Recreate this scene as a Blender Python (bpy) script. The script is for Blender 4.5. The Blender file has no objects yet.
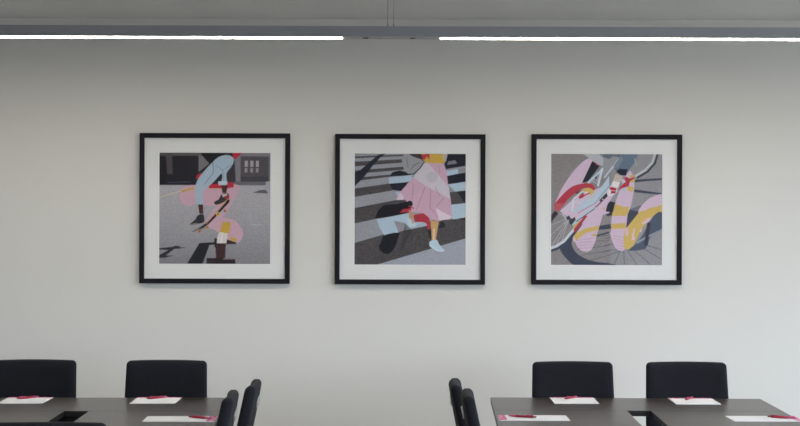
import bpy, bmesh, math, random
import numpy as np
from mathutils import Vector, Matrix

S = bpy.context.scene
COL = S.collection
random.seed(4)

# ------------------------------------------------------------------ camera
F_PX = 1800.0                       # focal length in pixels of an 800 px wide frame
CAM_Z = 1.58
cd = bpy.data.cameras.new('camera')
cd.sensor_width = 36.0
cd.lens = F_PX / 800.0 * 36.0
cd.shift_y = 15.0 / 800.0
cam = bpy.data.objects.new('camera', cd)
cam.location = (0, 0, CAM_Z)
cam.rotation_euler = (math.pi / 2, -0.0034, 0)
COL.objects.link(cam)
S.camera = cam

# ------------------------------------------------------------------ sky
SKY_STRENGTH = 16.5
w = bpy.data.worlds.new('sky'); S.world = w
w.use_nodes = True
nt = w.node_tree; nt.nodes.clear()
tc = nt.nodes.new('ShaderNodeTexCoord')
sx = nt.nodes.new('ShaderNodeSeparateXYZ')
rp = nt.nodes.new('ShaderNodeValToRGB')
bg = nt.nodes.new('ShaderNodeBackground')
wo = nt.nodes.new('ShaderNodeOutputWorld')
mr = nt.nodes.new('ShaderNodeMapRange')
mr.inputs['From Min'].default_value = -1; mr.inputs['From Max'].default_value = 1
nt.links.new(tc.outputs['Generated'], sx.inputs[0])
nt.links.new(sx.outputs['Z'], mr.inputs['Value'])
nt.links.new(mr.outputs[0], rp.inputs[0])
cr = rp.color_ramp
cr.elements[0].position = 0.0; cr.elements[0].color = (0.14, 0.145, 0.14, 1)
cr.elements[1].position = 1.0; cr.elements[1].color = (0.72, 0.87, 1.0, 1)
for p, c in ((0.49, (0.19, 0.195, 0.19, 1)), (0.505, (0.76, 0.87, 1.0, 1)), (0.7, (0.78, 0.90, 1.03, 1))):
    e = cr.elements.new(p); e.color = c
nt.links.new(rp.outputs[0], bg.inputs['Color'])
bg.inputs['Strength'].default_value = SKY_STRENGTH
nt.links.new(bg.outputs[0], wo.inputs[0])

# ------------------------------------------------------------------ picture settings
vs = S.view_settings
S.display_settings.display_device = 'sRGB'
vs.view_transform = 'Standard'
vs.look = 'None'
vs.exposure = -0.06
vs.gamma = 1.0
vs.use_curve_mapping = False
LAMP_STRENGTH = 32.0

# added unseen fill light over the near end of the tables, brightens the sheets
ld = bpy.data.lights.new('sheet_fill_light', 'AREA')
ld.shape = 'RECTANGLE'; ld.size = 5.4; ld.size_y = 0.10
ld.energy = 34.0; ld.color = (1.0, 0.94, 0.86)
lo = bpy.data.objects.new('sheet_fill_light', ld); lo.location = (0.0, 6.6, 2.56)
COL.objects.link(lo)

# ------------------------------------------------------------------ room measures (metres)
WALL_Y = 10.6
X0, X1, Y0 = -4.6, 6.2, -3.0
CEIL = 2.81

# ------------------------------------------------------------------ helpers
def lin(v):
    v = v / 255.0
    return v / 12.92 if v <= 0.04045 else ((v + 0.055) / 1.055) ** 2.4

def mat(name, col, rough=0.5, metal=0.0, spec=0.5, emit=None, estr=0.0, noise=None, bump=None, sheen=0.0):
    m = bpy.data.materials.new(name); m.use_nodes = True
    n = m.node_tree; b = n.nodes['Principled BSDF']
    b.inputs['Base Color'].default_value = (*col, 1)
    b.inputs['Roughness'].default_value = rough
    b.inputs['Metallic'].default_value = metal
    b.inputs['Specular IOR Level'].default_value = spec
    if sheen:
        b.inputs['Sheen Weight'].default_value = sheen
    if emit:
        b.inputs['Emission Color'].default_value = (*emit, 1)
        b.inputs['Emission Strength'].default_value = estr
    if noise or bump:
        t = n.nodes.new('ShaderNodeTexCoord')
        mp = n.nodes.new('ShaderNodeMapping')
        n.links.new(t.outputs['Object'], mp.inputs[0])
        scale = noise[0] if noise else bump[0]
        stretch = noise[2] if noise and len(noise) > 2 else (1, 1, 1)
        mp.inputs['Scale'].default_value = stretch
        nz = n.nodes.new('ShaderNodeTexNoise')
        nz.inputs['Scale'].default_value = scale
        nz.inputs['Detail'].default_value = 6
        n.links.new(mp.outputs[0], nz.inputs['Vector'])
        if noise:
            r = n.nodes.new('ShaderNodeValToRGB')
            k = noise[1]
            r.color_ramp.elements[0].position = 0.3
            r.color_ramp.elements[1].position = 0.7
            r.color_ramp.elements[0].color = (*[c * (1 - k) for c in col], 1)
            r.color_ramp.elements[1].color = (*[min(1, c * (1 + k)) for c in col], 1)
            n.links.new(nz.outputs['Fac'], r.inputs[0])
            n.links.new(r.outputs[0], b.inputs['Base Color'])
        if bump:
            n2 = n.nodes.new('ShaderNodeTexNoise')
            n2.inputs['Scale'].default_value = bump[0]
            n2.inputs['Detail'].default_value = 4
            n.links.new(t.outputs['Object'], n2.inputs['Vector'])
            bp = n.nodes.new('ShaderNodeBump')
            bp.inputs['Strength'].default_value = bump[1]
            bp.inputs['Distance'].default_value = bump[2]
            n.links.new(n2.outputs['Fac'], bp.inputs['Height'])
            n.links.new(bp.outputs[0], b.inputs['Normal'])
    return m

def pane_mat(name, gloss):
    m = bpy.data.materials.new(name); m.use_nodes = True
    n = m.node_tree; n.nodes.clear()
    o = n.nodes.new('ShaderNodeOutputMaterial')
    mx = n.nodes.new('ShaderNodeMixShader')
    tr = n.nodes.new('ShaderNodeBsdfTransparent')
    gl = n.nodes.new('ShaderNodeBsdfGlossy')
    gl.inputs['Roughness'].default_value = 0.01
    fr = n.nodes.new('ShaderNodeFresnel'); fr.inputs['IOR'].default_value = gloss
    ge = n.nodes.new('ShaderNodeNewGeometry')
    iv = n.nodes.new('ShaderNodeMath'); iv.operation = 'SUBTRACT'; iv.inputs[0].default_value = 1.0
    ml = n.nodes.new('ShaderNodeMath'); ml.operation = 'MULTIPLY'
    n.links.new(ge.outputs['Backfacing'], iv.inputs[1])
    n.links.new(iv.outputs[0], ml.inputs[0]); n.links.new(fr.outputs[0], ml.inputs[1])
    n.links.new(ml.outputs[0], mx.inputs[0])
    n.links.new(tr.outputs[0], mx.inputs[1]); n.links.new(gl.outputs[0], mx.inputs[2])
    n.links.new(mx.outputs[0], o.inputs[0])
    return m

M = dict(
    wall=mat('painted_wall', (0.705, 0.69, 0.658), 0.9, spec=0.2, bump=(220, 0.08, 0.002)),
    ceiling=mat('painted_ceiling', (0.66, 0.66, 0.64), 0.95, spec=0.1),
    carpet=mat('carpet', (0.42, 0.415, 0.41), 0.95, spec=0.1, noise=(90, 0.25), bump=(300, 0.4, 0.004)),
    trim=mat('painted_trim', (0.55, 0.55, 0.54), 0.5),
    table=mat('dark_laminate', (0.036, 0.026, 0.020), 0.28, spec=0.5, noise=(16, 0.22, (1.5, 14, 1.5))),
    edge=mat('black_edge', (0.012, 0.012, 0.013), 0.45),
    black_metal=mat('black_metal', (0.015, 0.015, 0.017), 0.35, metal=0.3),
    fabric=mat('black_fabric', (0.0090, 0.0098, 0.0150), 0.85, spec=0.25, noise=(140, 0.25), bump=(420, 0.3, 0.002), sheen=0.02),
    chrome=mat('chrome', (0.55, 0.56, 0.58), 0.3, metal=1.0),
    recess=mat('recess', (0.006, 0.006, 0.007), 0.7),
    frame=mat('black_frame', (0.008, 0.008, 0.012), 0.6, spec=0.2, noise=(30, 0.3, (1, 1, 6))),
    mat_board=mat('mat_board', (0.80, 0.80, 0.795), 0.9, spec=0.1),
    bevel=mat('mat_bevel', (0.92, 0.92, 0.90), 0.9, spec=0.1),
    pane=pane_mat('picture_glass', 1.5),
    window_pane=pane_mat('window_glass', 1.3),
    alu=mat('anodised_aluminium', (0.33, 0.335, 0.365), 0.45, metal=0.2),
    alu_under=mat('grey_underside', (0.36, 0.36, 0.36), 0.5),
    diffuser=mat('lit_diffuser', (0.9, 0.9, 0.9), 0.4, emit=(1.0, 0.93, 0.82), estr=LAMP_STRENGTH),
    lens=mat('dark_lens', (0.03, 0.03, 0.03), 0.2),
    wire=mat('steel_wire', (0.25, 0.24, 0.23), 0.4, metal=0.8),
    paper=mat('white_paper', (0.90, 0.90, 0.93), 0.8, spec=0.2),
    pen_red=mat('pen_red', (0.34, 0.011, 0.04), 0.4),
    pen_pink=mat('pen_pink', (0.55, 0.06, 0.20), 0.35),
    pen_dark=mat('pen_tip', (0.05, 0.01, 0.015), 0.4),
)

def blind_mat():
    m = bpy.data.materials.new('dimming_blind_cloth'); m.use_nodes = True
    n = m.node_tree; n.nodes.clear()
    o = n.nodes.new('ShaderNodeOutputMaterial'); ad = n.nodes.new('ShaderNodeAddShader')
    t = n.nodes.new('ShaderNodeBsdfTranslucent'); t.inputs['Color'].default_value = (0.10, 0.10, 0.11, 1)
    d = n.nodes.new('ShaderNodeBsdfDiffuse'); d.inputs['Color'].default_value = (0.5, 0.5, 0.5, 1)
    n.links.new(t.outputs[0], ad.inputs[0]); n.links.new(d.outputs[0], ad.inputs[1]); n.links.new(ad.outputs[0], o.inputs[0])
    return m
M['blind'] = blind_mat()

def band_mat():
    m = bpy.data.materials.new('floral_print'); m.use_nodes = True
    n = m.node_tree; b = n.nodes['Principled BSDF']
    b.inputs['Roughness'].default_value = 0.8
    t = n.nodes.new('ShaderNodeTexCoord')
    v = n.nodes.new('ShaderNodeTexVoronoi'); v.inputs['Scale'].default_value = 75
    r = n.nodes.new('ShaderNodeValToRGB')
    r.color_ramp.elements[0].color = (0.60, 0.03, 0.10, 1); r.color_ramp.elements[0].position = 0.30
    r.color_ramp.elements[1].color = (0.80, 0.45, 0.62, 1); r.color_ramp.elements[1].position = 0.62
    e = r.color_ramp.elements.new(0.48); e.color = (0.68, 0.10, 0.36, 1)
    n.links.new(t.outputs['Object'], v.inputs['Vector'])
    n.links.new(v.outputs['Distance'], r.inputs[0])
    n.links.new(r.outputs[0], b.inputs['Base Color'])
    return m
M['band'] = band_mat()

def obj(name, bm, material, parent=None, smooth=False, loc=None):
    bmesh.ops.recalc_face_normals(bm, faces=bm.faces[:])
    me = bpy.data.meshes.new(name); bm.to_mesh(me); bm.free()
    mats = material if isinstance(material, (list, tuple)) else [material]
    for x in mats: me.materials.append(x)
    if smooth:
        for p in me.polygons: p.use_smooth = True
    o = bpy.data.objects.new(name, me); COL.objects.link(o)
    if parent: o.parent = parent
    if loc: o.location = loc
    return o

def thing(name, label, cat, loc=(0, 0, 0), rz=0.0, group=None):
    o = bpy.data.objects.new(name, None); COL.objects.link(o)
    o.location = loc; o.rotation_euler = (0, 0, rz); o.empty_display_size = 0.1
    o['label'] = label; o['category'] = cat
    if group: o['group'] = group
    return o

def copy_tree(o, parent=None):
    c = o.copy(); COL.objects.link(c)
    if parent: c.parent = parent
    for ch in list(o.children): copy_tree(ch, c)
    return c

def struct(o):
    o['kind'] = 'structure'; return o

def box(bm, a, b, mi=0, bev=0.0):
    vs_ = [bm.verts.new((x, y, z)) for x in (a[0], b[0]) for y in (a[1], b[1]) for z in (a[2], b[2])]
    fs = []
    for q in ((0, 1, 3, 2), (4, 6, 7, 5), (0, 4, 5, 1), (2, 3, 7, 6), (0, 2, 6, 4), (1, 5, 7, 3)):
        f = bm.faces.new([vs_[i] for i in q]); f.material_index = mi; fs.append(f)
    if bev:
        es = list({e for f in fs for e in f.edges})
        bmesh.ops.bevel(bm, geom=es, offset=bev, segments=2, profile=0.6, affect='EDGES')

def tube(bm, pts, radii, n=10, mi=0, cap=True, closed=False):
    pts = [Vector(p) for p in pts]
    if not isinstance(radii, (list, tuple)): radii = [radii] * len(pts)
    rings = []; up = None
    N = len(pts)
    for i, p in enumerate(pts):
        if closed:
            d = (pts[(i + 1) % N] - pts[i - 1]).normalized()
        else:
            d = (pts[min(i + 1, N - 1)] - pts[max(i - 1, 0)]).normalized()
        if up is None:
            up = Vector((0, 0, 1)) if abs(d.z) < 0.9 else Vector((1, 0, 0))
        a = d.cross(up).normalized(); b = a.cross(d).normalized(); up = b
        rings.append([bm.verts.new(p + radii[i] * (math.cos(t) * a + math.sin(t) * b))
                      for t in [2 * math.pi * k / n for k in range(n)]])
    for i in range(N if closed else N - 1):
        r0, r1 = rings[i], rings[(i + 1) % N]
        for k in range(n):
            f = bm.faces.new((r0[k], r0[(k + 1) % n], r1[(k + 1) % n], r1[k])); f.material_index = mi
    if cap and not closed:
        bm.faces.new(rings[0]).material_index = mi
        bm.faces.new(rings[-1]).material_index = mi

def rounded_outline(hw0, hw1, z0, z1, r0, r1, crown=0.0, n=7, inset=0.0, side=5, top=8):
    """outline in (x, z): half width hw0 at the bottom, hw1 at the top"""
    def hw(z):
        t = (z - z0) / (z1 - z0); return hw0 + (hw1 - hw0) * t
    pts = []
    def arc(cx, cz, r, a0, a1):
        for k in range(n + 1):
            a = a0 + (a1 - a0) * k / n
            pts.append((cx + r * math.cos(a), cz + r * math.sin(a)))
    H = math.pi / 2
    zb, zt = z0 + inset, z1 - inset
    rb, rt = max(r0 - inset, 0.004), max(r1 - inset, 0.004)
    b, t = hw0 - inset, hw1 - inset
    arc(b - rb, zb + rb, rb, -H, 0)
    arc(t - rt, zt - rt, rt, 0, H)
    for k in range(1, top):
        pts.append((t - rt - 2 * (t - rt) * k / top, zt))
    arc(-t + rt, zt - rt, rt, H, 2 * H)
    arc(-b + rb, zb + rb, rb, 2 * H, 3 * H)
    for k in range(1, top):
        pts.append((-b + rb + 2 * (b - rb) * k / top, zb))
    out = []
    for x, z in pts:
        if crown and z > (z0 + z1) / 2:
            z += crown * (1 - (x / hw1) ** 2) * ((z - (z0 + z1) / 2) / ((z1 - z0) / 2))
        out.append((x, z))
    return out

def pad(bm, args, th, warp, edge=0.016):
    """a soft upholstered slab: outline through its thickness, both faces closed with rings"""
    h = th / 2
    layers = [(-h, edge), (-h + 0.004, edge * 0.45), (-h + edge * 0.8, 0.0), (h - edge * 0.8, 0.0), (h - 0.004, edge * 0.45), (h, edge)]
    loops = []
    for y, ins in layers:
        loops.append([bm.verts.new(warp(x, y, z)) for x, z in rounded_outline(*args, inset=ins)])
    n = len(loops[0])
    for a, b in zip(loops[:-1], loops[1:]):
        for k in range(n):
            bm.faces.new((a[k], a[(k + 1) % n], b[(k + 1) % n], b[k]))
    for lp, (y, ins) in ((loops[0], layers[0]), (loops[-1], layers[-1])):
        pts = rounded_outline(*args, inset=ins)
        cx = sum(p[0] for p in pts) / n; cz = (args[2] + args[3]) / 2
        prev = lp
        for s in (0.85, 0.65, 0.42, 0.2):
            cur = [bm.verts.new(warp(cx + (x - cx) * s, y, cz + (z - cz) * s)) for x, z in pts]
            for k in range(n):
                bm.faces.new((prev[k], prev[(k + 1) % n], cur[(k + 1) % n], cur[k]))
            prev = cur
        c = bm.verts.new(warp(cx, y, cz))
        for k in range(n):
            bm.faces.new((prev[k], prev[(k + 1) % n], c))

# ------------------------------------------------------------------ room shell
def sheet(name, a, b, m):
    bm = bmesh.new(); box(bm, a, b); return struct(obj(name, bm, m))

T = 0.2
sheet('floor', (X0 - T, Y0 - T, -0.12), (X1 + T, WALL_Y + T, 0), M['carpet'])
sheet('ceiling', (X0 - T, Y0 - T, CEIL), (X1 + T, WALL_Y + T, CEIL + 0.15), M['ceiling'])
sheet('wall_back', (X0 - T, WALL_Y, 0), (X1 + T, WALL_Y + T, CEIL), M['wall'])
sheet('wall_left', (X0 - T, Y0, 0), (X0, WALL_Y, CEIL), M['wall'])

SILL, HEAD = 0.75, 2.32
SILL_F, HEAD_F = 0.4, 2.7
RW = [(-2.6, -0.2), (0.1, 2.5), (2.8, 5.2), (5.5, 7.9), (8.5, 9.6)]      # openings of the wall on the right (y ranges)
FW = [(2.80, 3.08), (3.26, 3.80), (4.3, 5.9)]               # openings of the wall behind the camera (x ranges)

bm = bmesh.new()
box(bm, (X1, Y0, 0), (X1 + T, WALL_Y, SILL)); box(bm, (X1, Y0, HEAD), (X1 + T, WALL_Y, CEIL))
ys = [Y0] + [v for r in RW for v in r] + [WALL_Y]
for k in range(0, len(ys), 2):
    box(bm, (X1, ys[k], SILL), (X1 + T, ys[k + 1], HEAD))
struct(obj('wall_right', bm, M['wall']))
bm = bmesh.new()
box(bm, (X0 - T, Y0 - T, 0), (X1 + T, Y0, SILL_F)); box(bm, (X0 - T, Y0 - T, HEAD_F), (X1 + T, Y0, CEIL))
xs = [X0 - T] + [v for r in FW for v in r] + [X1 + T]
for k in range(0, len(xs), 2):
    box(bm, (xs[k], Y0 - T, SILL_F), (xs[k + 1], Y0, HEAD_F))
struct(obj('wall_front', bm, M['wall']))

def portal(loc, rot, sx_, sy_):
    l = bpy.data.lights.new('daylight_portal', 'AREA')
    l.shape = 'RECTANGLE'; l.size = sx_; l.size_y = sy_
    l.cycles.is_portal = True
    o = bpy.data.objects.new('daylight_portal', l); o.location = loc; o.rotation_euler = rot
    COL.objects.link(o)

n_win = 0
for a, b in RW:
    n_win += 1
    wn = struct(thing('window_%d' % n_win, 'tall window in the side wall', 'window', (X1 + 0.1, (a + b) / 2, SILL)))
    h, d = HEAD - SILL, (b - a) / 2
    bm = bmesh.new(); e = 0.05
    box(bm, (-e / 2, -d, 0), (e / 2, -d + e, h)); box(bm, (-e / 2, d - e, 0), (e / 2, d, h))
    box(bm, (-e / 2, -d, 0), (e / 2, d, e)); box(bm, (-e / 2, -d, h - e), (e / 2, d, h))
    box(bm, (-e / 2, -e / 2, e), (e / 2, e / 2, h - e))
    obj('window_frame', bm, M['trim'], wn)
    bm = bmesh.new(); box(bm, (-0.003, -d + e, e), (0.003, -e / 2, h - e)); box(bm, (-0.003, e / 2, e), (0.003, d - e, h - e))
    obj('window_glass', bm, M['window_pane'], wn)
    portal((X1 + 0.19, (a + b) / 2, (SILL + HEAD) / 2), (0, math.pi / 2, 0), HEAD - SILL, b - a)
for a, b in FW:
    n_win += 1
    wn = struct(thing('window_%d' % n_win, 'tall window in the wall behind', 'window', ((a + b) / 2, Y0 - 0.1, SILL_F)))
    h, d = HEAD_F - SILL_F, (b - a) / 2
    bm = bmesh.new(); e = 0.05
    box(bm, (-d, -e / 2, 0), (-d + e, e / 2, h)); box(bm, (d - e, -e / 2, 0), (d, e / 2, h))
    box(bm, (-d, -e / 2, 0), (d, e / 2, e)); box(bm, (-d, -e / 2, h - e), (d, e / 2, h))
    obj('window_frame', bm, M['trim'], wn)
    bm = bmesh.new(); box(bm, (-d + e, -0.003, e), (d - e, 0.003, h - e))
    obj('window_glass', bm, M['window_pane'], wn)
    if a < 4:
        bm = bmesh.new(); box(bm, (-d + 0.001, 0.03, 0.001), (d - 0.001, 0.032, h - 0.001))
        obj('dimming_blind', bm, M['blind'], wn)  # unseen blind, added to dim the window mirrored in the picture glass
    else: portal(((a + b) / 2, Y0 - 0.19, (SILL_F + HEAD_F) / 2), (math.pi / 2, 0, 0), b - a, HEAD_F - SILL_F)

for nm, a, b in (('baseboard_back', (X0, WALL_Y - 0.012, 0), (X1, WALL_Y, 0.07)),
                 ('baseboard_left', (X0, Y0, 0), (X0 + 0.012, WALL_Y - 0.012, 0.07)),
                 ('baseboard_right', (X1 - 0.012, Y0, 0), (X1, WALL_Y - 0.012, 0.07))):
    sheet(nm, a, b, M['trim'])

# ------------------------------------------------------------------ pendant lamp
LX, LY = -0.048, 9.3            # middle of the lamp, front face
LZ0, LZ1, LD = 2.569, 2.623, 0.135
GAP = 0.2555                     # half of the unlit middle
HALF = 3.0
lamp = thing('pendant_lamp', 'long slim grey linear pendant lamp hung on wires above the tables', 'lamp', (LX, LY, LZ0))
bm = bmesh.new()
box(bm, (-HALF, 0, 0), (HALF, LD, LZ1 - LZ0), 0)
for f in bm.faces:
    if f.calc_center_median().z < 1e-5: f.material_index = 1
obj('housing', bm, [M['alu'], M['alu_under']], lamp)
for a, b in ((-HALF + 0.03, -GAP), (GAP, HALF - 0.03)):
    bm = bmesh.new(); box(bm, (a, 0.042, -0.002), (b, LD - 0.022, 0.0006), bev=0.0008)
    obj('diffuser', bm, M['diffuser'], lamp)
for x in (-0.134, 0.110):
    bm = bmesh.new()
    tube(bm, [(x, LD / 2, -0.004), (x, LD / 2, 0.0)], [0.012, 0.017], 20)
    obj('spot_lens', bm, M['lens'], lamp)
for x in (-0.0195, 0.0105, -HALF + 0.1, HALF - 0.1):
    bm = bmesh.new()
    tube(bm, [(x, LD / 2, LZ1 - LZ0), (x, LD / 2, CEIL - LZ0)], 0.0013, 8)
    tube(bm, [(x, LD / 2, LZ1 - LZ0), (x, LD / 2, LZ1 - LZ0 + 0.02)], 0.003, 8)
    obj('suspension_wire', bm, M['wire'], lamp)

# ------------------------------------------------------------------ chairs
BT, BB = 0.893, 0.40           # backrest top and bottom heights
REC = math.tan(math.radians(12.0))
def back_warp(x, y, z):
    # reclined, and gently curved about the sitter
    return (x, 0.195 + (z - 0.43) * REC + y + 0.013 * (1 - (x / 0.212) ** 2) - 0.013 + 0.006 * math.sin(math.pi * (z - BB) / (BT - BB)), z)

CHAIRS = 'black conference chairs around the two table groups'
def make_chair():
    t = thing('conference_chair', '', 'chair')
    bm = bmesh.new()
    pad(bm, (0.218, 0.207, BB, BT - 0.004, 0.03, 0.022, 0.004), 0.046, back_warp, 0.016)
    back = obj('backrest', bm, M['fabric'], t, True)
    bm = bmesh.new()
    pad(bm, (0.225, 0.21, -0.22, 0.22, 0.05, 0.05), 0.07, lambda x, y, z: (x, -z - 0.01, 0.435 + y), 0.02)
    obj('seat', bm, M['fabric'], t, True)
    # oval grip with a bright rim, set into the rear of the backrest
    zc = 0.805
    y_r = back_warp(0, 0.023, zc)[1]
    bm = bmesh.new()
    pts = []
    for k in range(36):
        a = 2 * math.pi * k / 36
        x, z = 0.055 * math.cos(a), zc + 0.022 * math.sin(a)
        p = back_warp(x, 0.023, z)
        pts.append((p[0], p[1] + 0.0015, p[2]))
    tube(bm, pts, 0.005, 8, closed=True)
    g = obj('grip_rim', bm, M['chrome'], back, True)
    g['label'] = 'chrome oval grip rim'
    bm = bmesh.new()
    ring = [bm.verts.new((p[0], p[1] - 0.001, p[2])) for p in pts]
    inner = [bm.verts.new(back_warp(0.04 * math.cos(2 * math.pi * k / 36), 0.0245, zc + 0.014 * math.sin(2 * math.pi * k / 36))) for k in range(36)]
    for k in range(36):
        bm.faces.new((ring[k], ring[(k + 1) % 36], inner[(k + 1) % 36], inner[k]))
    bm.faces.new(inner)
    obj('grip_recess', bm, M['recess'], back)
    for sx_ in (-1, 1):
        bm = bmesh.new()
        tube(bm, [(sx_ * 0.19, -0.17, 0.41), (sx_ * 0.195, -0.18, 0.2), (sx_ * 0.20, -0.19, 0.0)], [0.013, 0.012, 0.011])
        obj('leg', bm, M['black_metal'], t, True)
        bm = bmesh.new()
        tube(bm, [(sx_ * 0.19, 0.16, 0.41), (sx_ * 0.195, 0.18, 0.2), (sx_ * 0.20, 0.215, 0.0)], [0.013, 0.012, 0.011])
        obj('leg', bm, M['black_metal'], t, True)
    bm = bmesh.new()
    loop = [(-0.19, -0.17, 0.395), (0.19, -0.17, 0.395), (0.19, 0.16, 0.395), (-0.19, 0.16, 0.395)]
    for k in range(4):
        tube(bm, [loop[k], loop[(k + 1) % 4]], 0.011)
    obj('seat_frame', bm, M['black_metal'], t)
    return t

ROT_L, ROT_R = 0.0317, -0.025
chair0 = make_chair()
def unproj(px, Y, roll_y=0.0):
    return (px - 400.0) / F_PX * Y
FAR_Y = 9.03
H90 = math.pi / 2
chair_list = [
    (unproj(37.0, 9.3), FAR_Y, ROT_L * 0.4, 'black fabric chair facing us, leftmost in the row by the wall, cut by the edge'),
    (unproj(167.6, 9.3), FAR_Y, ROT_L * 0.3, 'black fabric chair facing us, standing below the skateboarder picture'),
    (unproj(572.7, 9.3), FAR_Y, ROT_R * 0.3, 'black fabric chair facing us, standing below the bicycle picture'),
    (unproj(686.5, 9.3), FAR_Y, ROT_R * 0.3, 'black fabric chair facing us, rightmost in the row by the wall'),
    (-0.982, 7.46, -H90 + ROT_L, 'black chair seen side-on at the left tables, nearer of the two there'),
    (-0.931, 8.01, -H90 + 0.01, 'black chair seen side-on at the left tables, farther of the two there'),
    (0.534, 8.10, H90 + ROT_R, 'black chair seen side-on at the right tables, farther of the two there'),
    (0.570, 7.57, H90 + ROT_R, 'black chair seen side-on at the right tables, nearer of the two there'),
    (-1.247, 6.62, math.pi + ROT_L, 'black chair at bottom left, only the top of its backrest in view'),
]
for i, (x, y, rz, lab) in enumerate(chair_list):
    c = chair0 if i == 0 else copy_tree(chair0)
    c.location = (x, y, 0); c.rotation_euler = (0, 0, rz)
    c['label'] = lab; c['group'] = CHAIRS

# ------------------------------------------------------------------ tables
TOP, TH = 0.7325, 0.026
def make_table(name, label, loc, rz, wx, wy, legs_x, group, duct=None):
    """top spans wx by wy, loc is the middle of the top on the floor"""
    t = thing(name, label, 'table', loc, rz, group)
    bm = bmesh.new()
    box(bm, (-wx / 2, -wy / 2, TOP - TH), (wx / 2, wy / 2, TOP), bev=0.0015)
    for f in bm.faces:
        if abs(f.normal.z) < 0.5 or f.normal.z < -0.5: f.material_index = 1
    bm.normal_update()
    for f in bm.faces:
        f.material_index = 0 if f.normal.z > 0.5 else 1
    obj('tabletop', bm, [M['table'], M['edge']], t)
    along_x = wx > wy
    H_ = (wx if along_x else wy) / 2
    ends = (-H_ + legs_x[0], H_ - legs_x[1])
    D = (wy if along_x else wx) / 2
    def P(a, b, z): return (a, b, z) if along_x else (b, a, z)
    for e in ends:
        bm = bmesh.new()
        p, q = P(e - 0.02, -0.035, 0.03), P(e + 0.02, 0.035, TOP - TH)
        box(bm, tuple(map(min, p, q)), tuple(map(max, p, q)), bev=0.004)
        p, q = P(e - 0.025, -D * 0.85, 0.0), P(e + 0.025, D * 0.85, 0.03)
        box(bm, tuple(map(min, p, q)), tuple(map(max, p, q)), bev=0.006)
        p, q = P(e - 0.025, -D * 0.8, TOP - TH - 0.03), P(e + 0.025, D * 0.8, TOP - TH)
        box(bm, tuple(map(min, p, q)), tuple(map(max, p, q)), bev=0.004)
        obj('leg', bm, M['black_metal'], t)
    bm = bmesh.new()
    p, q = P(ends[0], D * 0.7, TOP - TH - 0.035), P(ends[1], D * 0.7 + 0.03, TOP - TH - 0.003)
    box(bm, tuple(map(min, p, q)), tuple(map(max, p, q)), bev=0.003)
    obj('crossbar', bm, M['black_metal'], t)
    if duct:
        bm = bmesh.new()
        box(bm, (duct[0], duct[2], TOP - TH - 0.25), (duct[1], duct[3], TOP - TH), bev=0.004)
        obj('cable_duct', bm, M['black_metal'], t)
    return t

DEEP_L = 0.655
SIDE_L = 1.40
def table_group(cx, far_y, rz, wide, slot_c, slot_w, labels, group, duct=None, DEEP=0.625):
    """cx, far_y: middle of the far edge. Local axes follow the group."""
    ax = Vector((math.cos(rz), math.sin(rz))); ay = Vector((-math.sin(rz), math.cos(rz)))
    o = Vector((cx, far_y))
    def at(u, v):
        p = o + ax * u + ay * v; return (p.x, p.y, 0)
    make_table('meeting_table', labels[0], at(0, -DEEP / 2), rz, wide, DEEP, (0.06, 0.06), group, duct)
    lw = slot_c - slot_w / 2 + wide / 2
    rw = wide / 2 - (slot_c + slot_w / 2)
    v = -DEEP - 0.003 - SIDE_L / 2
    make_table('meeting_table', labels[1], at(-wide / 2 + lw / 2, v), rz, lw, SIDE_L, (0.20, 0.02), group)
    make_table('meeting_table', labels[2], at(wide / 2 - rw / 2, v), rz, rw, SIDE_L, (0.20, 0.02), group)
    return at

FY = 9.01
at_L = table_group(unproj(96.5, 8.94), 8.94, ROT_L, 1.35, 0.0, 0.112,
    ['dark brown table along the far side of the left group',
     'dark brown table left of the black gap in the left group',
     'dark brown table right of the black gap in the left group'],
    'dark laminate tables of the left group', duct=(-0.12, 0.12, -DEEP_L / 2 + 0.01, -DEEP_L / 2 + 0.1), DEEP=DEEP_L)
at_R = table_group(unproj(625.7, FY), FY, ROT_R, 1.347, 0.002, 0.112,
    ['dark brown table along the far side of the right group',
     'dark brown table left of the gap in the right group',
     'dark brown table right of the gap in the right group'],
    'dark laminate tables of the right group')

# ------------------------------------------------------------------ note sheets and pens
PT = 0.0022
def make_sheet():
    bm = bmesh.new(); box(bm, (-0.108, -0.155, 0), (0.108, 0.155, PT))
    o = obj('note_sheet', bm, M['paper'])
    bm = bmesh.new(); box(bm, (-0.107, 0.155 - 0.034, PT), (0.107, 0.1545, PT + 0.0003))
    b = obj('printed_band', bm, M['band'], o)
    b['label'] = 'pink floral printed band'
    return o

def make_pen():
    t = thing('ballpoint_pen', '', 'pen')
    z = 0.0056
    def bar(pts, rr, m, name):
        b_ = bmesh.new(); tube(b_, [(x, 0, z) for x in pts], rr, 12); return obj(name, b_, m, t, True)
    bar([-0.055, -0.05, 0.028], [0.0050, 0.0055, 0.0055], M['pen_red'], 'barrel')
    bar([0.028, 0.05, 0.062], [0.0055, 0.0042, 0.0022], M['pen_pink'], 'grip')
    bar([0.062, 0.068], [0.0018, 0.0006], M['pen_dark'], 'tip')
    bar([-0.055, -0.067, -0.069], [0.0034, 0.0034, 0.0028], M['pen_dark'], 'push_button')
    b_ = bmesh.new(); box(b_, (-0.054, -0.0016, z + 0.0058), (-0.018, 0.0016, z + 0.0074))
    box(b_, (-0.054, -0.0016, z + 0.0035), (-0.050, 0.0016, z + 0.0060))
    obj('clip', b_, M['pen_pink'], t)
    return t

sheet0, pen0 = make_sheet(), make_pen()
W2 = 1.35 / 2
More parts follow.
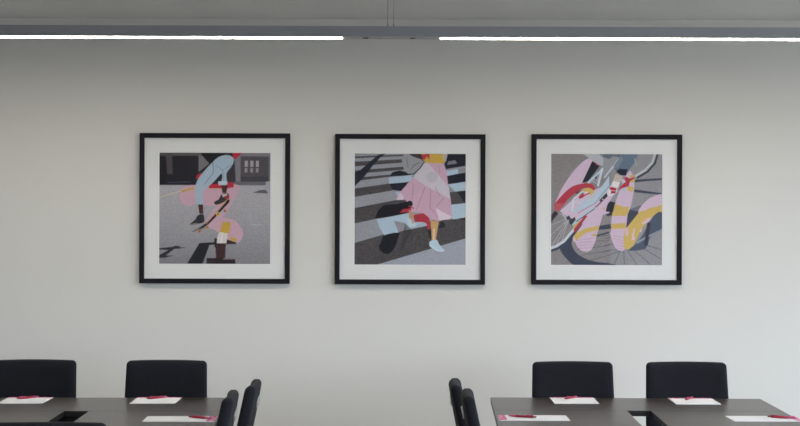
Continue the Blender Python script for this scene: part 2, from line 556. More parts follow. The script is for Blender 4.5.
# (where function, u, v, turn, label)  u along the group's width, v = 0 at its far edge
def ul(px, Y): return None
notes = [
    (at_L, ROT_L, -0.320, -0.155, -0.01, 'white note sheet before the leftmost chair of the row by the wall',
     -0.003, 0.085, 0.85, 'red pen on the leftmost white sheet of all'),
    (at_L, ROT_L, 0.314, -0.155, -0.02, 'white note sheet before the chair below the skateboarder picture',
     -0.003, 0.085, 0.85, 'red pen on the white sheet below the skateboarder picture'),
    (at_L, ROT_L, 0.675 - 0.167, -1.01, -H90 - 0.005, 'white note sheet lying crosswise on the right end of the left tables',
     0.0, 0.09, 0.93, 'red pen on the crosswise sheet of the left tables'),
    (at_R, ROT_R, -0.266, -0.152, 0.02, 'white note sheet before the chair below the bicycle picture',
     -0.006, 0.085, 1.0, 'red pen on the white sheet below the bicycle picture'),
    (at_R, ROT_R, 0.322, -0.153, 0.01, 'white note sheet before the rightmost chair of the row by the wall',
     -0.01, 0.085, 1.15, 'red pen on the sheet before the rightmost chair by the wall'),
    (at_R, ROT_R, -0.6735 + 0.166, -0.98, H90 + 0.025, 'white note sheet lying crosswise on the left end of the right tables',
     0.0, 0.05, 1.1, 'red pen on the crosswise sheet at the left end of the right tables'),
    (at_R, ROT_R, 0.6735 - 0.148, -0.955, -H90 + 0.04, 'white note sheet lying crosswise on the right end of the right tables',
     0.0, 0.08, 0.98, 'red pen on the crosswise sheet at the right end of the right tables'),
]
for i, (at, rot, u, v, turn, lab, pu, pv, pr, plab) in enumerate(notes):
    s_ = sheet0 if i == 0 else copy_tree(sheet0)
    x, y, _ = at(u, v)
    s_.location = (x, y, TOP); s_.rotation_euler = (0, 0, rot + turn)
    s_['label'] = lab; s_['category'] = 'paper'; s_['group'] = 'note sheets laid out on the tables'
    p_ = pen0 if i == 0 else copy_tree(pen0)
    q = Matrix.Rotation(rot + turn, 3, 'Z') @ Vector((pu, pv, 0))
    p_.location = (x + q.x, y + q.y, TOP + PT + 0.0003); p_.rotation_euler = (0, 0, rot + turn + pr)
    p_['label'] = plab; p_['group'] = 'red pens on the note sheets'

# ------------------------------------------------------------------ prints: flat pictures, one colour per grid point
ILL = 0.76        # light on the wall in the photograph: printed colours are read against it
class Canvas:
    def __init__(s, ox, oy, size, n=230, ss=2):
        s.ox, s.oy, s.size, s.n = ox, oy, size, n
        s.N = n * ss; s.ss = ss
        k = (np.arange(s.N) + 0.5) / s.N * size
        s.X, s.Y = np.meshgrid(ox + k, oy + k)
        s.im = np.zeros((s.N, s.N, 3))
        s.rng = np.random.RandomState(7)
    def fill(s, mask, c, a=1.0):
        c = np.array(c, float)
        s.im[mask] = s.im[mask] * (1 - a) + c * a
    def inside(s, pts):
        m = np.zeros(s.X.shape, bool)
        n = len(pts)
        for i in range(n):
            x0, y0 = pts[i]; x1, y1 = pts[(i + 1) % n]
            if y0 == y1: continue
            c = ((y0 > s.Y) != (y1 > s.Y)) & (s.X < (x1 - x0) * (s.Y - y0) / (y1 - y0) + x0)
            m ^= c
        return m
    def poly(s, q, pts, c, a=1.0):
        s.fill(s.inside([q(p) for p in pts]), c, a)
    def smooth(s, q, pts, c, a=1.0):
        """closed Catmull-Rom outline"""
        n = len(pts); out = []
        P = [np.array(p, float) for p in pts]
        for i in range(n):
            p0, p1, p2, p3 = P[i - 1], P[i], P[(i + 1) % n], P[(i + 2) % n]
            for t in (0, .2, .4, .6, .8):
                out.append(tuple(0.5 * (2 * p1 + (p2 - p0) * t + (2 * p0 - 5 * p1 + 4 * p2 - p3) * t * t + (3 * p1 - p0 - 3 * p2 + p3) * t ** 3)))
        s.poly(q, out, c, a)
    def line(s, q, pts, wpx, c, a=1.0):
        m = np.zeros(s.X.shape, bool)
        P = [q(p) for p in pts]
        for (x0, y0), (x1, y1) in zip(P[:-1], P[1:]):
            dx, dy = x1 - x0, y1 - y0; L = dx * dx + dy * dy + 1e-9
            t = np.clip(((s.X - x0) * dx + (s.Y - y0) * dy) / L, 0, 1)
            m |= (s.X - x0 - t * dx) ** 2 + (s.Y - y0 - t * dy) ** 2 < (wpx / 2) ** 2
        s.fill(m, c, a)
    def disc(s, q, p, r, c, a=1.0):
        x, y = q(p); s.fill((s.X - x) ** 2 + (s.Y - y) ** 2 < r * r, c, a)
    def grain(s, amp, mask=None):
        g = s.rng.randn(s.N // 4 + 1, s.N // 4 + 1).repeat(4, 0).repeat(4, 1)[:s.N, :s.N]
        if mask is not None: g = g * mask
        s.im += (g * amp)[:, :, None]
    def colours(s):
        im = np.clip(s.im, 0, 255)
        L = (im @ np.array([0.30, 0.59, 0.11]))[:, :, None]
        sat = (im.max(2) - im.min(2))[:, :, None] / 150.0
        im = (L + (im - L) * 0.84) * (1 - 0.06 * np.clip(sat * 1.4, 0, 1))   # muted inks, deep blacks
        im = im - 26 * np.clip(1 - im / 120.0, 0, 1) + np.array([0, 0, 3.0])
        im = np.clip(im, 0, 255) / 255.0
        im = np.where(im <= 0.04045, im / 12.92, ((im + 0.055) / 1.055) ** 2.4) / ILL
        im = im.reshape(s.n, s.ss, s.n, s.ss, 3).mean((1, 3))
        return np.clip(im, 0, 0.95)

def Q(ox, oy, sc=7.1): return lambda p: (ox + p[0] / sc, oy + p[1] / sc)

def art_skateboarder():
    c = Canvas(159.3, 153.1, 111)
    K = Q(135, 128, 2.63); A, B, C_, D = Q(155, 148), Q(213, 148), Q(155, 206), Q(213, 206)
    v = (c.Y - 185) / 79.0
    base = 158 - 38 * np.clip(v, 0, 1) ** 1.6
    c.im[:] = base[:, :, None] * np.array([1.0, 0.985, 1.0])
    c.grain(3.5)
    dark = (46, 44, 48)
    c.poly(A, [(0, 0), (560, 0), (560, 265), (0, 268)], dark)
    c.poly(A, [(0, 0), (560, 0), (560, 58), (0, 62)], (92, 86, 84))
    c.poly(A, [(78, 40), (122, 40), (128, 190), (90, 190)], (84, 78, 78))
    c.poly(A, [(35, 66), (72, 66), (80, 255), (35, 262)], (40, 38, 43))
    c.line(A, [(100, 250), (250, 245)], 1.0, (66, 72, 88))
    c.poly(A, [(310, 58), (400, 66), (380, 120), (310, 175)], (112, 108, 108))
    c.poly(B, [(130, 0), (426, 0), (426, 268), (110, 268)], (116, 114, 118))
    c.poly(B, [(100, 100), (150, 90), (160, 250), (90, 250)], (62, 58, 62))
    c.poly(B, [(192, 62), (392, 66), (392, 242), (192, 242)], (82, 79, 82))
    c.poly(B, [(192, 210), (392, 205), (392, 242), (192, 242)], (70, 68, 72))
    for x in (222, 262, 300):
        c.poly(B, [(x, 95), (x + 22, 95), (x + 22, 138), (x, 138)], (158, 150, 152))
        c.poly(B, [(x, 146), (x + 20, 146), (x + 18, 176), (x, 176)], (138, 132, 134))
    c.poly(B, [(150, 240), (410, 245), (410, 268), (150, 268)], (100, 98, 102))
    c.poly(B, [(372, 240), (420, 238), (420, 325), (362, 322)], (150, 150, 154))
    c.poly(B, [(280, 320), (330, 300), (372, 300), (388, 325)], (92, 90, 95))
    c.line(A, [(36, 352), (120, 328), (205, 305)], 1.0, (186, 176, 150))
    # pink letter shape
    pink = (190, 150, 164)
    c.smooth(K, [(122, 165), (136, 153), (200, 150), (268, 150), (271, 166), (258, 188), (236, 203), (205, 206), (160, 200), (146, 207), (126, 200), (119, 184)], pink)
    c.poly(K, [(225, 200), (268, 172), (252, 204), (228, 240), (198, 248), (186, 246), (206, 214)], pink)
    c.smooth(K, [(184, 252), (205, 240), (240, 237), (266, 246), (283, 272), (281, 290), (268, 303), (245, 298), (218, 274), (196, 262)], pink)
    c.line(A, [(196, 312), (230, 300), (270, 293)], 2.0, (204, 160, 58))
    red = (196, 48, 64)
    c.poly(A, [(290, 222), (300, 195), (330, 178), (330, 200), (305, 225)], red)
    c.poly(K, [(193, 147), (258, 143), (259, 157), (240, 160), (195, 160)], red)
    c.line(K, [(195, 161), (240, 161)], 0.7, (205, 175, 130))
    # person in jeans
    c.poly(K, [(172, 66), (256, 66), (262, 78), (240, 82), (205, 98), (192, 92), (176, 74)], (32, 30, 33))
    c.poly(B, [(135, 34), (206, 36), (178, 66), (150, 88), (140, 70)], red)
    c.poly(K, [(205, 120), (234, 110), (236, 148), (212, 148), (196, 150)], (44, 42, 48))
    jean = (150, 172, 186)
    c.smooth(K, [(257, 80), (244, 73), (222, 77), (203, 92), (182, 115), (166, 136), (159, 160), (162, 202), (179, 203), (178, 180), (184, 162), (204, 146), (226, 122), (229, 132), (226, 148), (239, 153), (241, 142), (240, 121), (252, 104), (258, 92)], jean)
    ol = (70, 84, 98)
    c.line(K, [(204, 92), (206, 112), (204, 122)], 0.5, ol)
    c.line(K, [(204, 122), (182, 150)], 0.4, ol)
    c.line(K, [(212, 100), (230, 112), (252, 100)], 0.5, (108, 128, 144))
    c.line(K, [(230, 112), (233, 140)], 0.5, (108, 128, 144))
    c.poly(B, [(35, 240), (100, 238), (100, 262), (40, 268)], (172, 190, 200))
    skin = (78, 50, 44)
    c.poly(B, [(58, 268), (102, 266), (94, 322), (66, 322)], skin)
    c.poly(K, [(166, 202), (179, 202), (180, 226), (170, 226)], skin)
    # skateboard
    c.smooth(K, [(150, 273), (168, 262), (186, 251), (214, 222), (236, 197), (246, 188), (247, 196), (229, 216), (206, 241), (190, 256), (168, 268)], (36, 33, 36))
    c.line(K, [(188, 252), (215, 222), (238, 196)], 0.6, (176, 128, 66))
    c.poly(K, [(150, 273), (166, 263), (176, 258), (168, 268)], (112, 104, 100))
    shoe = (52, 52, 55)
    c.smooth(C_, [(250, 130), (286, 98), (306, 68), (342, 60), (352, 96), (344, 118), (305, 128), (262, 137)], shoe)
    c.line(C_, [(255, 133), (300, 124)], 0.8, (134, 124, 116))
    c.smooth(B, [(8, 386), (40, 366), (60, 332), (104, 325), (113, 358), (92, 372), (60, 396), (20, 404)], (58, 52, 54))
    c.poly(B, [(62, 332), (98, 326), (100, 345), (70, 352)], (182, 172, 168))
    c.poly(B, [(78, 345), (108, 336), (108, 360), (88, 366)], (176, 52, 58))
    c.line(B, [(40, 404), (80, 385), (108, 362)], 0.6, (190, 140, 70))
    c.line(C_, [(318, 172), (372, 146)], 1.3, (120, 118, 118))
    c.line(D, [(36, 58), (82, 36)], 1.6, (146, 164, 178))
    for q, p, r, cc in ((C_, (318, 180), 1.6, (196, 120, 84)), (C_, (372, 152), 1.6, (204, 140, 62)), (D, (35, 58), 2.0, (214, 168, 62)), (D, (84, 36), 1.6, (196, 122, 92))):
        c.disc(q, p, r, cc); c.disc(q, p, r * 0.4, (92, 40, 40))
    # shadows inside the picture and the block
    sh = (42, 42, 47)
    c.poly(C_, [(228, 412), (318, 262), (430, 256), (430, 272), (388, 276), (338, 412)], sh)
    c.poly(C_, [(32, 300), (128, 290), (150, 282), (182, 285), (176, 293), (228, 292), (176, 302), (140, 304), (82, 350), (142, 350), (76, 366), (30, 368), (32, 350), (100, 312), (32, 309)], (50, 50, 55))
    c.poly(D, [(100, 236), (166, 258), (166, 268), (92, 270)], (62, 46, 46))
    c.poly(D, [(118, 218), (164, 226), (166, 256), (130, 243)], (200, 158, 58))
    c.poly(D, [(68, 114), (123, 114), (120, 160), (106, 218), (46, 186)], (200, 158, 58))
    c.poly(D, [(45, 184), (106, 194), (94, 266), (14, 262)], (198, 194, 186))
    c.line(D, [(70, 190), (55, 262)], 0.8, (226, 216, 196))
    c.poly(D, [(18, 264), (92, 264), (86, 368), (22, 370)], (74, 50, 50))
    c.poly(D, [(10, 228), (30, 230), (24, 300), (12, 290)], (44, 40, 44))
    c.poly(C_, [(368, 368), (570, 368), (570, 412), (368, 412)], (54, 42, 44))
    c.line(D, [(78, 372), (156, 372)], 1.3, (122, 112, 112))
    c.line(D, [(265, 130), (340, 130)], 0.7, (180, 180, 182), 0.5)
    c.grain(2.0)
    return c.colours()

def art_crossing():
    c = Canvas(355.1, 153.5, 110.4)
    K = Q(330, 128, 2.63); A, B, C_, D = Q(352, 150), Q(408, 150), Q(352, 207), Q(408, 207)
    c.im[:] = (78, 74, 73)
    c.grain(4.0)
    lt = (140, 141, 147)
    navy = (36, 38, 50)
    lb = (160, 182, 197)
    for l0, l1, r0, r1 in ((70, 76, 60, 64), (81, 90, 66, 73), (102, 113, 78, 88), (122, 132, 94, 103), (141, 160, 102, 116), (182, 211, 130, 152)):
        c.poly(K, [(60, l0), (360, r0), (360, r1), (60, l1)], lt)
    c.poly(K, [(60, 251), (360, 188), (360, 214), (60, 302)], lt)
    c.poly(K, [(112, 360), (360, 286), (360, 362), (112, 362)], (146, 149, 158))
    c.grain(3.0)
    c.poly(A, [(20, 168), (58, 150), (120, 96), (188, 38), (242, 26), (200, 60), (160, 102), (112, 166), (70, 215), (20, 262)], (34, 38, 50), 0.93)
    # dark and pale bands of the letter on the road, right side
    c.poly(B, [(262, 22), (420, 22), (420, 110), (258, 136)], navy)
    c.poly(B, [(280, 82), (330, 72), (345, 96), (275, 106)], (116, 116, 122))
    c.poly(B, [(262, 150), (350, 134), (354, 166), (262, 186)], lb)
    c.poly(B, [(350, 134), (420, 122), (420, 154), (354, 166)], (128, 130, 136))
    c.poly(B, [(264, 186), (420, 158), (420, 224), (270, 242)], navy)
    c.poly(B, [(270, 244), (420, 220), (420, 282), (280, 298)], lb)
    c.poly(B, [(280, 244), (330, 290), (285, 300)], (130, 131, 138))
    c.poly(B, [(285, 300), (420, 282), (420, 372), (290, 384)], (78, 74, 73))
    c.poly(B, [(345, 292), (420, 282), (420, 368), (390, 362)], navy)
    c.poly(B, [(300, 385), (420, 370), (420, 474), (400, 478), (310, 486)], lb)
    c.poly(D, [(355, 76), (412, 66), (412, 84), (385, 84)], navy)
    # left side
    c.poly(A, [(268, 188), (290, 158), (340, 145), (415, 165), (426, 180)], navy)
    c.poly(A, [(265, 196), (426, 176), (426, 215), (395, 228), (268, 238)], lb)
    c.poly(A, [(266, 240), (400, 226), (390, 262), (350, 290), (296, 284)], navy)
    c.poly(A, [(310, 298), (350, 290), (330, 330)], lb)
    c.smooth(C_, [(182, 76), (178, 52), (200, 10), (240, -18), (320, -24), (400, -40), (420, 0), (400, 42), (300, 60)], (30, 28, 36))
    c.poly(C_, [(180, 84), (404, 38), (424, 80), (436, 128), (410, 140), (390, 110), (300, 92), (320, 140), (334, 174), (234, 194), (200, 140)], lb)
    c.poly(C_, [(300, 92), (390, 110), (420, 146), (334, 172), (322, 140)], (132, 131, 136))
    c.smooth(C_, [(234, 195), (333, 175), (330, 215), (312, 268), (286, 308), (255, 325), (216, 310), (197, 275), (214, 236)], (28, 28, 37))
    c.poly(D, [(-20, 90), (60, 80), (130, 100), (140, 126), (-10, 158)], lb, 0.85)
    c.poly(C_, [(380, 110), (420, 150), (426, 180), (390, 230), (370, 300), (340, 300)], (60, 55, 54), 0.5)
    # legs, shoes
    c.poly(D, [(138, 150), (166, 150), (168, 226), (150, 205)], navy)
    c.poly(D, [(212, 142), (236, 92), (262, 118), (256, 140)], (40, 40, 46))
    red = (192, 54, 68)
    c.smooth(D, [(35, 62), (70, 45), (122, 44), (150, 78), (158, 148), (140, 150), (130, 112), (90, 100), (38, 100)], red)
    c.poly(C_, [(342, 36), (366, 10), (400, 8), (426, 0), (426, 36), (370, 34)], red)
    c.poly(D, [(158, 90), (218, 94), (206, 168), (196, 232), (168, 228), (166, 165)], (198, 152, 98))
    c.line(D, [(185, 150), (182, 220)], 1.3, (222, 190, 150))
    c.smooth(D, [(154, 240), (178, 226), (206, 228), (220, 256), (256, 294), (250, 306), (206, 304), (156, 270)], (170, 192, 203))
    c.line(D, [(160, 266), (205, 298), (252, 304)], 0.5, (206, 216, 222))
    c.poly(D, [(8, 20), (42, 16), (42, 74), (10, 78)], (190, 142, 98))
    c.poly(D, [(-6, 84), (38, 76), (62, 128), (10, 140)], (174, 190, 198))
    c.poly(D, [(20, 74), (44, 72), (46, 112), (30, 110)], (160, 150, 138))
    # skirt
    pink = (192, 153, 173)
    c.poly(K, [(252, 90), (298, 93), (305, 113), (310, 154), (316, 184), (321, 236), (302, 238), (286, 243), (266, 238), (246, 222), (214, 220), (214, 202), (198, 188), (174, 188), (178, 177), (205, 145), (222, 126)], pink)
    gs = (188, 184, 190)
    c.poly(B, [(100, 96), (138, 92), (215, 178), (288, 262), (297, 346), (190, 286), (108, 242), (38, 194)], gs, 0.85)
    c.disc(B, (170, 190), 5.5, (166, 164, 170), 0.6)
    c.poly(D, [(195, 2), (305, 62), (296, 82), (222, 88), (212, 60)], (212, 200, 206), 0.75)
    c.poly(A, [(320, 352), (345, 300), (372, 330), (360, 352)], (204, 196, 204), 0.7)
    for p in ([(215, 110), (222, 160)], [(160, 280), (155, 420)], [(120, 265), (60, 420)], [(40, 245), (30, 340)], [(190, 260), (222, 320)], [(250, 340), (200, 400)]):
        c.line(B, p, 0.45, (146, 104, 124))
    c.line(D, [(160, 0), (210, 70)], 0.4, (146, 104, 124))
    # top of clothing, bag
    c.poly(B, [(70, 20), (250, 20), (262, 76), (246, 98), (130, 90), (104, 70)], (204, 162, 60))
    c.poly(B, [(240, 22), (280, 22), (266, 82), (254, 80)], (168, 160, 152))
    c.poly(B, [(92, 36), (152, 26), (150, 70), (132, 46), (116, 72), (98, 66)], red)
    c.smooth(K, [(190, 82), (196, 70), (214, 68), (236, 80), (245, 92), (238, 106), (222, 120), (206, 120), (194, 106)], (142, 142, 145))
    c.line(B, [(0, 172), (40, 170), (84, 130), (112, 88)], 1.0, (46, 46, 50))
    c.line(B, [(20, 140), (40, 110), (80, 90)], 0.8, (100, 100, 104))
    c.line(A, [(390, 60), (400, 130)], 0.8, (110, 110, 114))
    c.poly(B, [(0, 22), (90, 22), (104, 70), (70, 60), (30, 46)], (66, 58, 56))
    c.disc(A, (412, 378), 3.0, (36, 32, 36)); c.disc(B, (8, 380), 2.2, (36, 32, 36))
    c.line(B, [(10, 395), (40, 410)], 1.2, (196, 60, 60))
    c.grain(2.0)
    return c.colours()

def art_bicycle():
    c = Canvas(550.7, 154.2, 110.5)
    K = Q(526, 128, 2.63); A, B, C_, D = Q(548, 151), Q(604, 151), Q(548, 208), Q(604, 208)
    c.im[:] = (126, 120, 119)
    c.fill(c.X > 610, (134, 131, 134)); c.grain(3.5)
    navy = (40, 43, 54); pink = (194, 168, 188); yel = (205, 170, 84); red = (188, 58, 72); lb = (164, 184, 197)
    sd = (62, 68, 82)
    # wheel shadow on the road
    c.smooth(C_, [(84, 282), (104, 250), (180, 186), (168, 250), (200, 312), (262, 352), (340, 376), (440, 388), (440, 408), (215, 408), (130, 352)], sd)
    c.smooth(D, [(0, 385), (80, 395), (80, 402), (0, 402)], sd)
    for k, (a, b) in enumerate((((180, 215), (426, 190)), ((190, 235), (426, 228)), ((210, 290), (426, 262)), ((240, 330), (426, 300)), ((300, 365), (426, 330)))):
        c.line(C_, [a, b], 0.6, (92, 92, 98))
    for a, b in (((110, 296), (30, 330)), ((110, 296), (70, 395)), ((135, 296), (140, 400)), ((160, 296), (230, 400)), ((210, 296), (330, 400)), ((270, 280), (405, 360)), ((290, 260), (405, 290)), ((90, 290), (0, 300)), ((60, 250), (0, 262)), ((50, 200), (0, 215))):
        c.line(D, [a, b], 0.6, (88, 90, 97))
    c.poly(C_, [(350, 126), (430, 112), (430, 146), (352, 152)], sd)
    c.poly(C_, [(338, 190), (430, 164), (430, 176), (338, 200)], sd)
    c.poly(D, [(-5, 0), (55, 10), (60, 50), (20, 56), (-5, 30)], (56, 60, 72))
    c.poly(D, [(-5, 118), (48, 112), (48, 142), (-5, 150)], sd)
    c.poly(D, [(165, 0), (250, 15), (245, 30), (160, 140), (150, 140)], sd)
    c.poly(D, [(250, -20), (300, 10), (280, 30), (170, 10)], (100, 102, 110))
    c.smooth(D, [(340, 58), (410, 10), (412, 140), (360, 168), (318, 210), (300, 262), (268, 290), (165, 296), (210, 258), (270, 180)], (76, 86, 100))
    c.line(D, [(230, 240), (300, 200), (410, 150)], 2.2, (128, 132, 140))
    c.line(D, [(290, 250), (310, 110)], 3.5, (58, 60, 70))
    # bars of shadow right
    c.poly(B, [(212, 205), (415, 193), (415, 206), (300, 214), (212, 224)], sd)
    c.poly(B, [(202, 272), (300, 286), (412, 300), (412, 311), (300, 302), (202, 292)], sd)
    # pink letter, left stroke
    c.smooth(A, [(330, 62), (300, 56), (250, 76), (170, 160), (92, 280), (48, 392), (90, 372), (190, 290), (250, 235)], pink)
    c.poly(A, [(86, 425), (200, 320), (300, 290), (430, 230), (430, 440), (210, 500), (130, 462)], pink)
    c.poly(A, [(310, 76), (364, 106), (284, 216), (238, 230)], navy)
    c.poly(A, [(318, 76), (350, 84), (364, 106), (345, 108)], red)
    # lower stroke
    c.poly(C_, [(258, 62), (330, -10), (404, -10), (362, 128), (330, 235), (180, 235), (178, 180)], pink)
    c.smooth(C_, [(184, 205), (330, 205), (320, 262), (300, 296), (262, 306), (222, 288), (196, 246)], pink)
    c.poly(C_, [(180, 182), (260, 145), (362, 120), (350, 156), (270, 172), (196, 230)], yel)
    c.poly(C_, [(300, 186), (345, 178), (338, 198), (318, 198)], yel)
    for k in range(4):
        c.line(C_, [(200 + 6 * k, 228 + 18 * k), (318 - 4 * k, 212 + 22 * k)], 0.4, (160, 128, 146))
    c.poly(C_, [(384, 0), (404, 0), (398, 22)], yel)
    # rim and spokes of the near wheel
    for a, b in (((30, 270), (150, 60)), ((60, 260), (160, 50)), ((25, 190), (150, 70)), ((25, 120), (150, 65)), ((100, 230), (150, 70)), ((60, 30), (140, 70))):
        c.line(C_, [a, b], 0.45, (172, 168, 172))
    c.poly(C_, [(15, 60), (50, 20), (75, 38), (40, 80), (20, 112)], (56, 54, 60))
    c.line(C_, [(10, 300), (60, 284), (120, 252), (180, 180), (230, 112)], 3.4, (58, 70, 88))
    c.line(C_, [(10, 286), (60, 268), (115, 232), (175, 160), (225, 95), (300, 15)], 2.6, (186, 188, 192))
    # wheel hub area above
    for a, b in (((90, 430), (280, 290)), ((130, 430), (260, 300)), ((200, 420), (250, 330)), ((150, 380), (300, 350))):
        c.line(A, [a, b], 0.8, (180, 186, 194))
    c.line(A, [(170, 426), (180, 340), (240, 290), (300, 300)], 1.2, (196, 200, 204))
    c.poly(A, [(190, 300), (222, 250), (226, 280), (205, 305)], navy)
    # mudguard
    c.smooth(A, [(48, 400), (56, 366), (150, 268), (228, 236), (300, 234), (328, 262), (318, 284), (282, 264), (236, 272), (150, 336), (88, 412), (64, 432)], red)
    c.poly(A, [(50, 385), (62, 372), (120, 374), (84, 420), (64, 432), (46, 410)], (196, 84, 92))
    c.smooth(A, [(240, 276), (290, 264), (324, 290), (312, 328), (284, 346), (296, 312), (278, 288), (252, 292)], yel)
    c.poly(A, [(215, 325), (245, 300), (262, 318), (240, 336), (218, 340)], red)
    c.line(A, [(262, 312), (290, 300)], 1.4, red)
    # cycle frame
    c.poly(A, [(430, 176), (430, 272), (330, 372), (196, 432), (180, 430), (330, 322), (372, 262)], lb)
    c.line(A, [(330, 300), (180, 426)], 2.0, lb)
    c.line(A, [(430, 250), (330, 372), (210, 440)], 0.7, (112, 128, 142))
    c.line(A, [(285, 224), (388, 128)], 2.2, lb)
    c.line(A, [(380, 130), (352, 246)], 2.0, (182, 198, 208))
    c.line(A, [(300, 208), (345, 236)], 0.9, (150, 164, 176))
    c.poly(A, [(318, 204), (362, 170), (350, 222)], (150, 136, 146))
    c.poly(A, [(330, 190), (352, 172), (334, 208)], navy)
    c.poly(A, [(360, 350), (412, 296), (420, 320), (390, 350), (372, 362)], (54, 54, 60))
    c.disc(A, (385, 345), 0.9, (170, 172, 176))
    c.line(A, [(290, 426), (345, 390), (385, 350)], 1.0, (60, 60, 66))
    c.poly(A, [(385, 400), (412, 378), (420, 410), (396, 420)], yel)
    c.poly(A, [(400, 400), (430, 356), (430, 430), (404, 420)], navy)
    c.line(C_, [(180, 110), (240, 60), (320, 0)], 3.2, lb)
    c.line(C_, [(200, 95), (326, 5)], 0.8, (66, 62, 70))
    c.poly(C_, [(120, 70), (150, 52), (164, 78), (190, 62), (196, 82), (168, 118), (152, 112), (150, 84), (130, 84)], (60, 62, 68))
    c.line(C_, [(100, 30), (130, 80)], 1.2, (170, 178, 186))
    c.poly(C_, [(176, 132), (225, 84), (238, 94), (186, 150)], yel)
    c.poly(C_, [(180, 152), (262, 48), (278, 56), (190, 172)], red)
    # silver body of the rider's seat area and trouser
    c.poly(A, [(236, 20), (440, 20), (440, 96), (400, 112), (360, 104), (310, 72)], (164, 167, 172))
    c.poly(A, [(350, 20), (440, 20), (440, 84), (400, 66)], (112, 122, 132))
    c.poly(B, [(-10, 20), (130, 20), (104, 62), (60, 132), (10, 190), (-10, 200)], (134, 136, 140))
    c.poly(B, [(-10, 20), (120, 20), (104, 50), (60, 40), (30, 62), (-10, 46)], (92, 100, 110))
    c.line(B, [(100, 60), (30, 150), (0, 190)], 1.5, (176, 184, 192))
    c.poly(B, [(112, 20), (236, 20), (214, 80), (160, 152), (130, 132), (82, 150), (70, 130)], (96, 110, 124))
    c.poly(B, [(60, 110), (112, 40), (130, 60), (90, 130)], (112, 124, 136))
    # rear rim
    c.line(B, [(372, 20), (352, 90), (300, 150), (230, 190)], 1.8, (58, 64, 74))
    c.line(B, [(354, 20), (332, 86), (282, 138), (212, 182)], 1.8, (180, 181, 184))
    c.line(B, [(210, 60), (222, 110)], 0.8, (150, 160, 170))
    # pink second stroke
    c.poly(B, [(150, 170), (180, 140), (206, 200), (206, 280), (186, 380), (170, 430), (66, 430), (78, 360), (110, 262)], pink)
    c.poly(D, [(60, -10), (168, -10), (150, 140), (150, 200), (136, 240), (52, 200), (45, 120)], pink)
    c.smooth(D, [(46, 160), (150, 150), (152, 240), (140, 292), (112, 298), (80, 280), (54, 225)], pink)
    for k in range(5):
        c.line(D, [(58 + 8 * k, 190 + 22 * k), (140, 210 + 20 * k)], 0.4, (168, 132, 150))
    c.poly(B, [(68, 372), (172, 410), (166, 440), (54, 440)], yel)
    c.poly(D, [(60, -10), (168, -10), (152, 55), (52, 55)], yel)
    c.poly(D, [(48, 110), (146, 104), (150, 142), (48, 146)], yel)
    c.poly(B, [(8, 430), (36, 358), (74, 364), (60, 430)], (46, 48, 58))
    # right stroke
    c.smooth(B, [(236, 424), (270, 376), (320, 332), (414, 306), (414, 388), (370, 402), (300, 440), (250, 440)], pink)
    c.poly(D, [(150, 142), (245, 24), (300, 0), (360, -10), (410, -30), (410, 0), (330, 62), (262, 140), (202, 260), (166, 294), (135, 276), (134, 190)], yel)
    c.poly(B, [(290, 432), (360, 402), (416, 386), (416, 410), (400, 430)], yel)
    c.poly(D, [(150, 138), (164, 132), (170, 180), (160, 196), (146, 192)], (204, 172, 176))
    c.poly(D, [(202, 146), (214, 132), (208, 190), (214, 222), (188, 224), (192, 196)], (204, 172, 176))
    c.poly(D, [(256, 108), (296, 72), (334, 62), (306, 98), (270, 112)], (206, 172, 180))
    c.poly(D, [(244, 160), (266, 136), (256, 170)], (206, 172, 180))
    c.poly(D, [(236, 22), (262, 0), (320, -6), (290, 14)], pink)
    # foot and red fittings
    c.poly(B, [(80, 150), (102, 130), (160, 132), (150, 176), (112, 174)], (38, 42, 52))
    c.poly(B, [(76, 164), (128, 182), (106, 228), (58, 216)], (184, 168, 152))
    c.poly(B, [(58, 214), (107, 226), (94, 264), (44, 250)], (206, 204, 204))
    c.smooth(B, [(18, 300), (40, 250), (86, 262), (80, 300), (46, 320), (24, 316)], (200, 198, 200))
    c.poly(B, [(28, 262), (50, 256), (84, 266), (76, 302), (42, 304), (46, 282)], (184, 44, 62))
    c.line(B, [(30, 280), (80, 284)], 0.6, (206, 180, 184))
    c.poly(B, [(-5, 400), (0, 350), (30, 316), (60, 318), (20, 380), (6, 430)], pink)
    c.poly(B, [(150, 184), (176, 196), (212, 178), (206, 198), (178, 216), (168, 252), (120, 266), (102, 284), (108, 256), (140, 222), (118, 206)], (190, 60, 72))
    c.poly(B, [(172, 178), (200, 166), (206, 186), (180, 196)], yel)
    c.poly(B, [(180, 214), (210, 198), (212, 222), (190, 228)], yel)
    c.smooth(B, [(160, 268), (170, 248), (204, 264), (196, 286), (170, 286)], yel)
    c.poly(B, [(112, 206), (136, 200), (148, 222), (126, 232)], (176, 186, 194))
    c.poly(B, [(118, 270), (160, 256), (140, 292), (122, 290)], (164, 178, 188))
    c.grain(2.0)
    return c.colours()

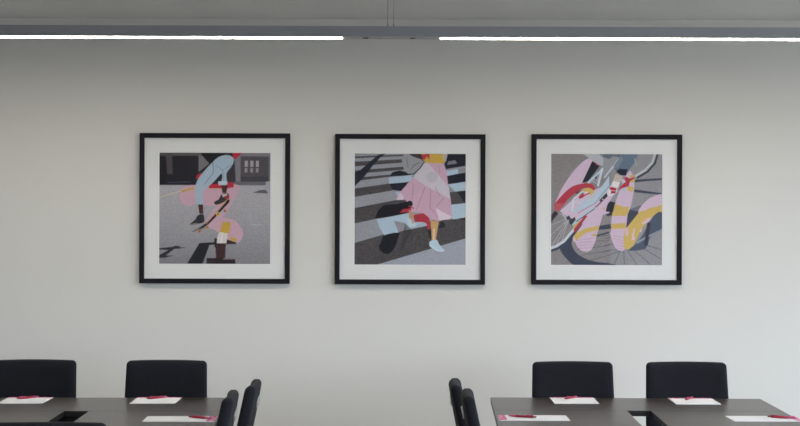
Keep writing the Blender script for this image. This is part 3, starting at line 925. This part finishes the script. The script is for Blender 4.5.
# ------------------------------------------------------------------ framed pictures
PXM = WALL_Y / F_PX            # metres on the wall per photograph pixel
FR = 150.0 * PXM               # outer size
FW_, FD = 4.8 * PXM, 0.030
PS = 110.8 * PXM
def picture(name, label, px, py, colours):
    X = (px - 400) * PXM
    Z = CAM_Z - (py - 228 - 0.0034 * (px - 400)) * PXM
    t = thing(name, label, 'picture', (X, WALL_Y, Z), 0, 'three square framed pictures on the wall')
    h = FR / 2
    # frame: four mitred bars
    bm = bmesh.new()
    prof = [(0, 0), (0, -FD), (0.003, -FD - 0.002), (FW_ - 0.004, -FD - 0.002), (FW_, -FD + 0.001), (FW_, 0)]
    loops = []
    for a, y in prof:
        r = h - a
        loops.append([bm.verts.new((sx_ * r, y, sz * r)) for sx_, sz in ((-1, -1), (1, -1), (1, 1), (-1, 1))])
    for i in range(len(loops)):
        A_, B_ = loops[i], loops[(i + 1) % len(loops)]
        for k in range(4):
            bm.faces.new((A_[k], A_[(k + 1) % 4], B_[(k + 1) % 4], B_[k]))
    obj('frame', bm, M['frame'], t)
    # mat board with a bevelled window
    bm = bmesh.new()
    ro, ri = h - FW_ + 0.002, PS / 2
    o4 = ((-1, -1), (1, -1), (1, 1), (-1, 1))
    ym, yp = -FD + 0.012, -FD + 0.014
    L0 = [bm.verts.new((a * ro, ym, b * ro)) for a, b in o4]
    L1 = [bm.verts.new((a * (ri + 0.0015), ym, b * (ri + 0.0015))) for a, b in o4]
    L2 = [bm.verts.new((a * ri, yp, b * ri)) for a, b in o4]
    for k in range(4):
        bm.faces.new((L0[k], L0[(k + 1) % 4], L1[(k + 1) % 4], L1[k]))
        f = bm.faces.new((L1[k], L1[(k + 1) % 4], L2[(k + 1) % 4], L2[k])); f.material_index = 1
    obj('mat_board', bm, [M['mat_board'], M['bevel']], t)
    # print
    n = colours.shape[0]
    g = np.linspace(-PS / 2 - 0.002, PS / 2 + 0.002, n)
    vx, vz = np.meshgrid(g, -g)
    co = np.stack([vx, np.full_like(vx, yp + 0.0006), vz], -1).reshape(-1, 3)
    idx = np.arange(n * n).reshape(n, n)
    quads = np.stack([idx[1:, :-1], idx[1:, 1:], idx[:-1, 1:], idx[:-1, :-1]], -1).reshape(-1, 4)
    me = bpy.data.meshes.new('print_sheet')
    me.from_pydata(co.tolist(), [], quads.tolist())
    at = me.color_attributes.new('ink', 'FLOAT_COLOR', 'POINT')
    rgba = np.ones((n * n, 4), np.float32); rgba[:, :3] = colours.reshape(-1, 3)
    at.data.foreach_set('color', rgba.ravel())
    me.materials.append(INK)
    o = bpy.data.objects.new('print_sheet', me); COL.objects.link(o); o.parent = t
    # glass
    bm = bmesh.new(); box(bm, (-ro, -FD + 0.006, -ro), (ro, -FD + 0.008, ro))
    obj('glass_pane', bm, M['pane'], t)
    return t

INK = bpy.data.materials.new('printed_ink'); INK.use_nodes = True
_n = INK.node_tree; _b = _n.nodes['Principled BSDF']
_a = _n.nodes.new('ShaderNodeAttribute'); _a.attribute_name = 'ink'
_n.links.new(_a.outputs['Color'], _b.inputs['Base Color'])
_b.inputs['Roughness'].default_value = 0.75; _b.inputs['Specular IOR Level'].default_value = 0.2

picture('framed_picture', 'square black framed picture of a skateboarder jumping, leftmost of the three', 215.0, 208.4, art_skateboarder())
picture('framed_picture', 'square black framed picture of a pink skirt on a striped crossing, middle of the three', 410.0, 209.3, art_crossing())
picture('framed_picture', 'square black framed picture of a bicycle with pink and yellow shapes, rightmost of the three', 606.2, 209.6, art_bicycle())
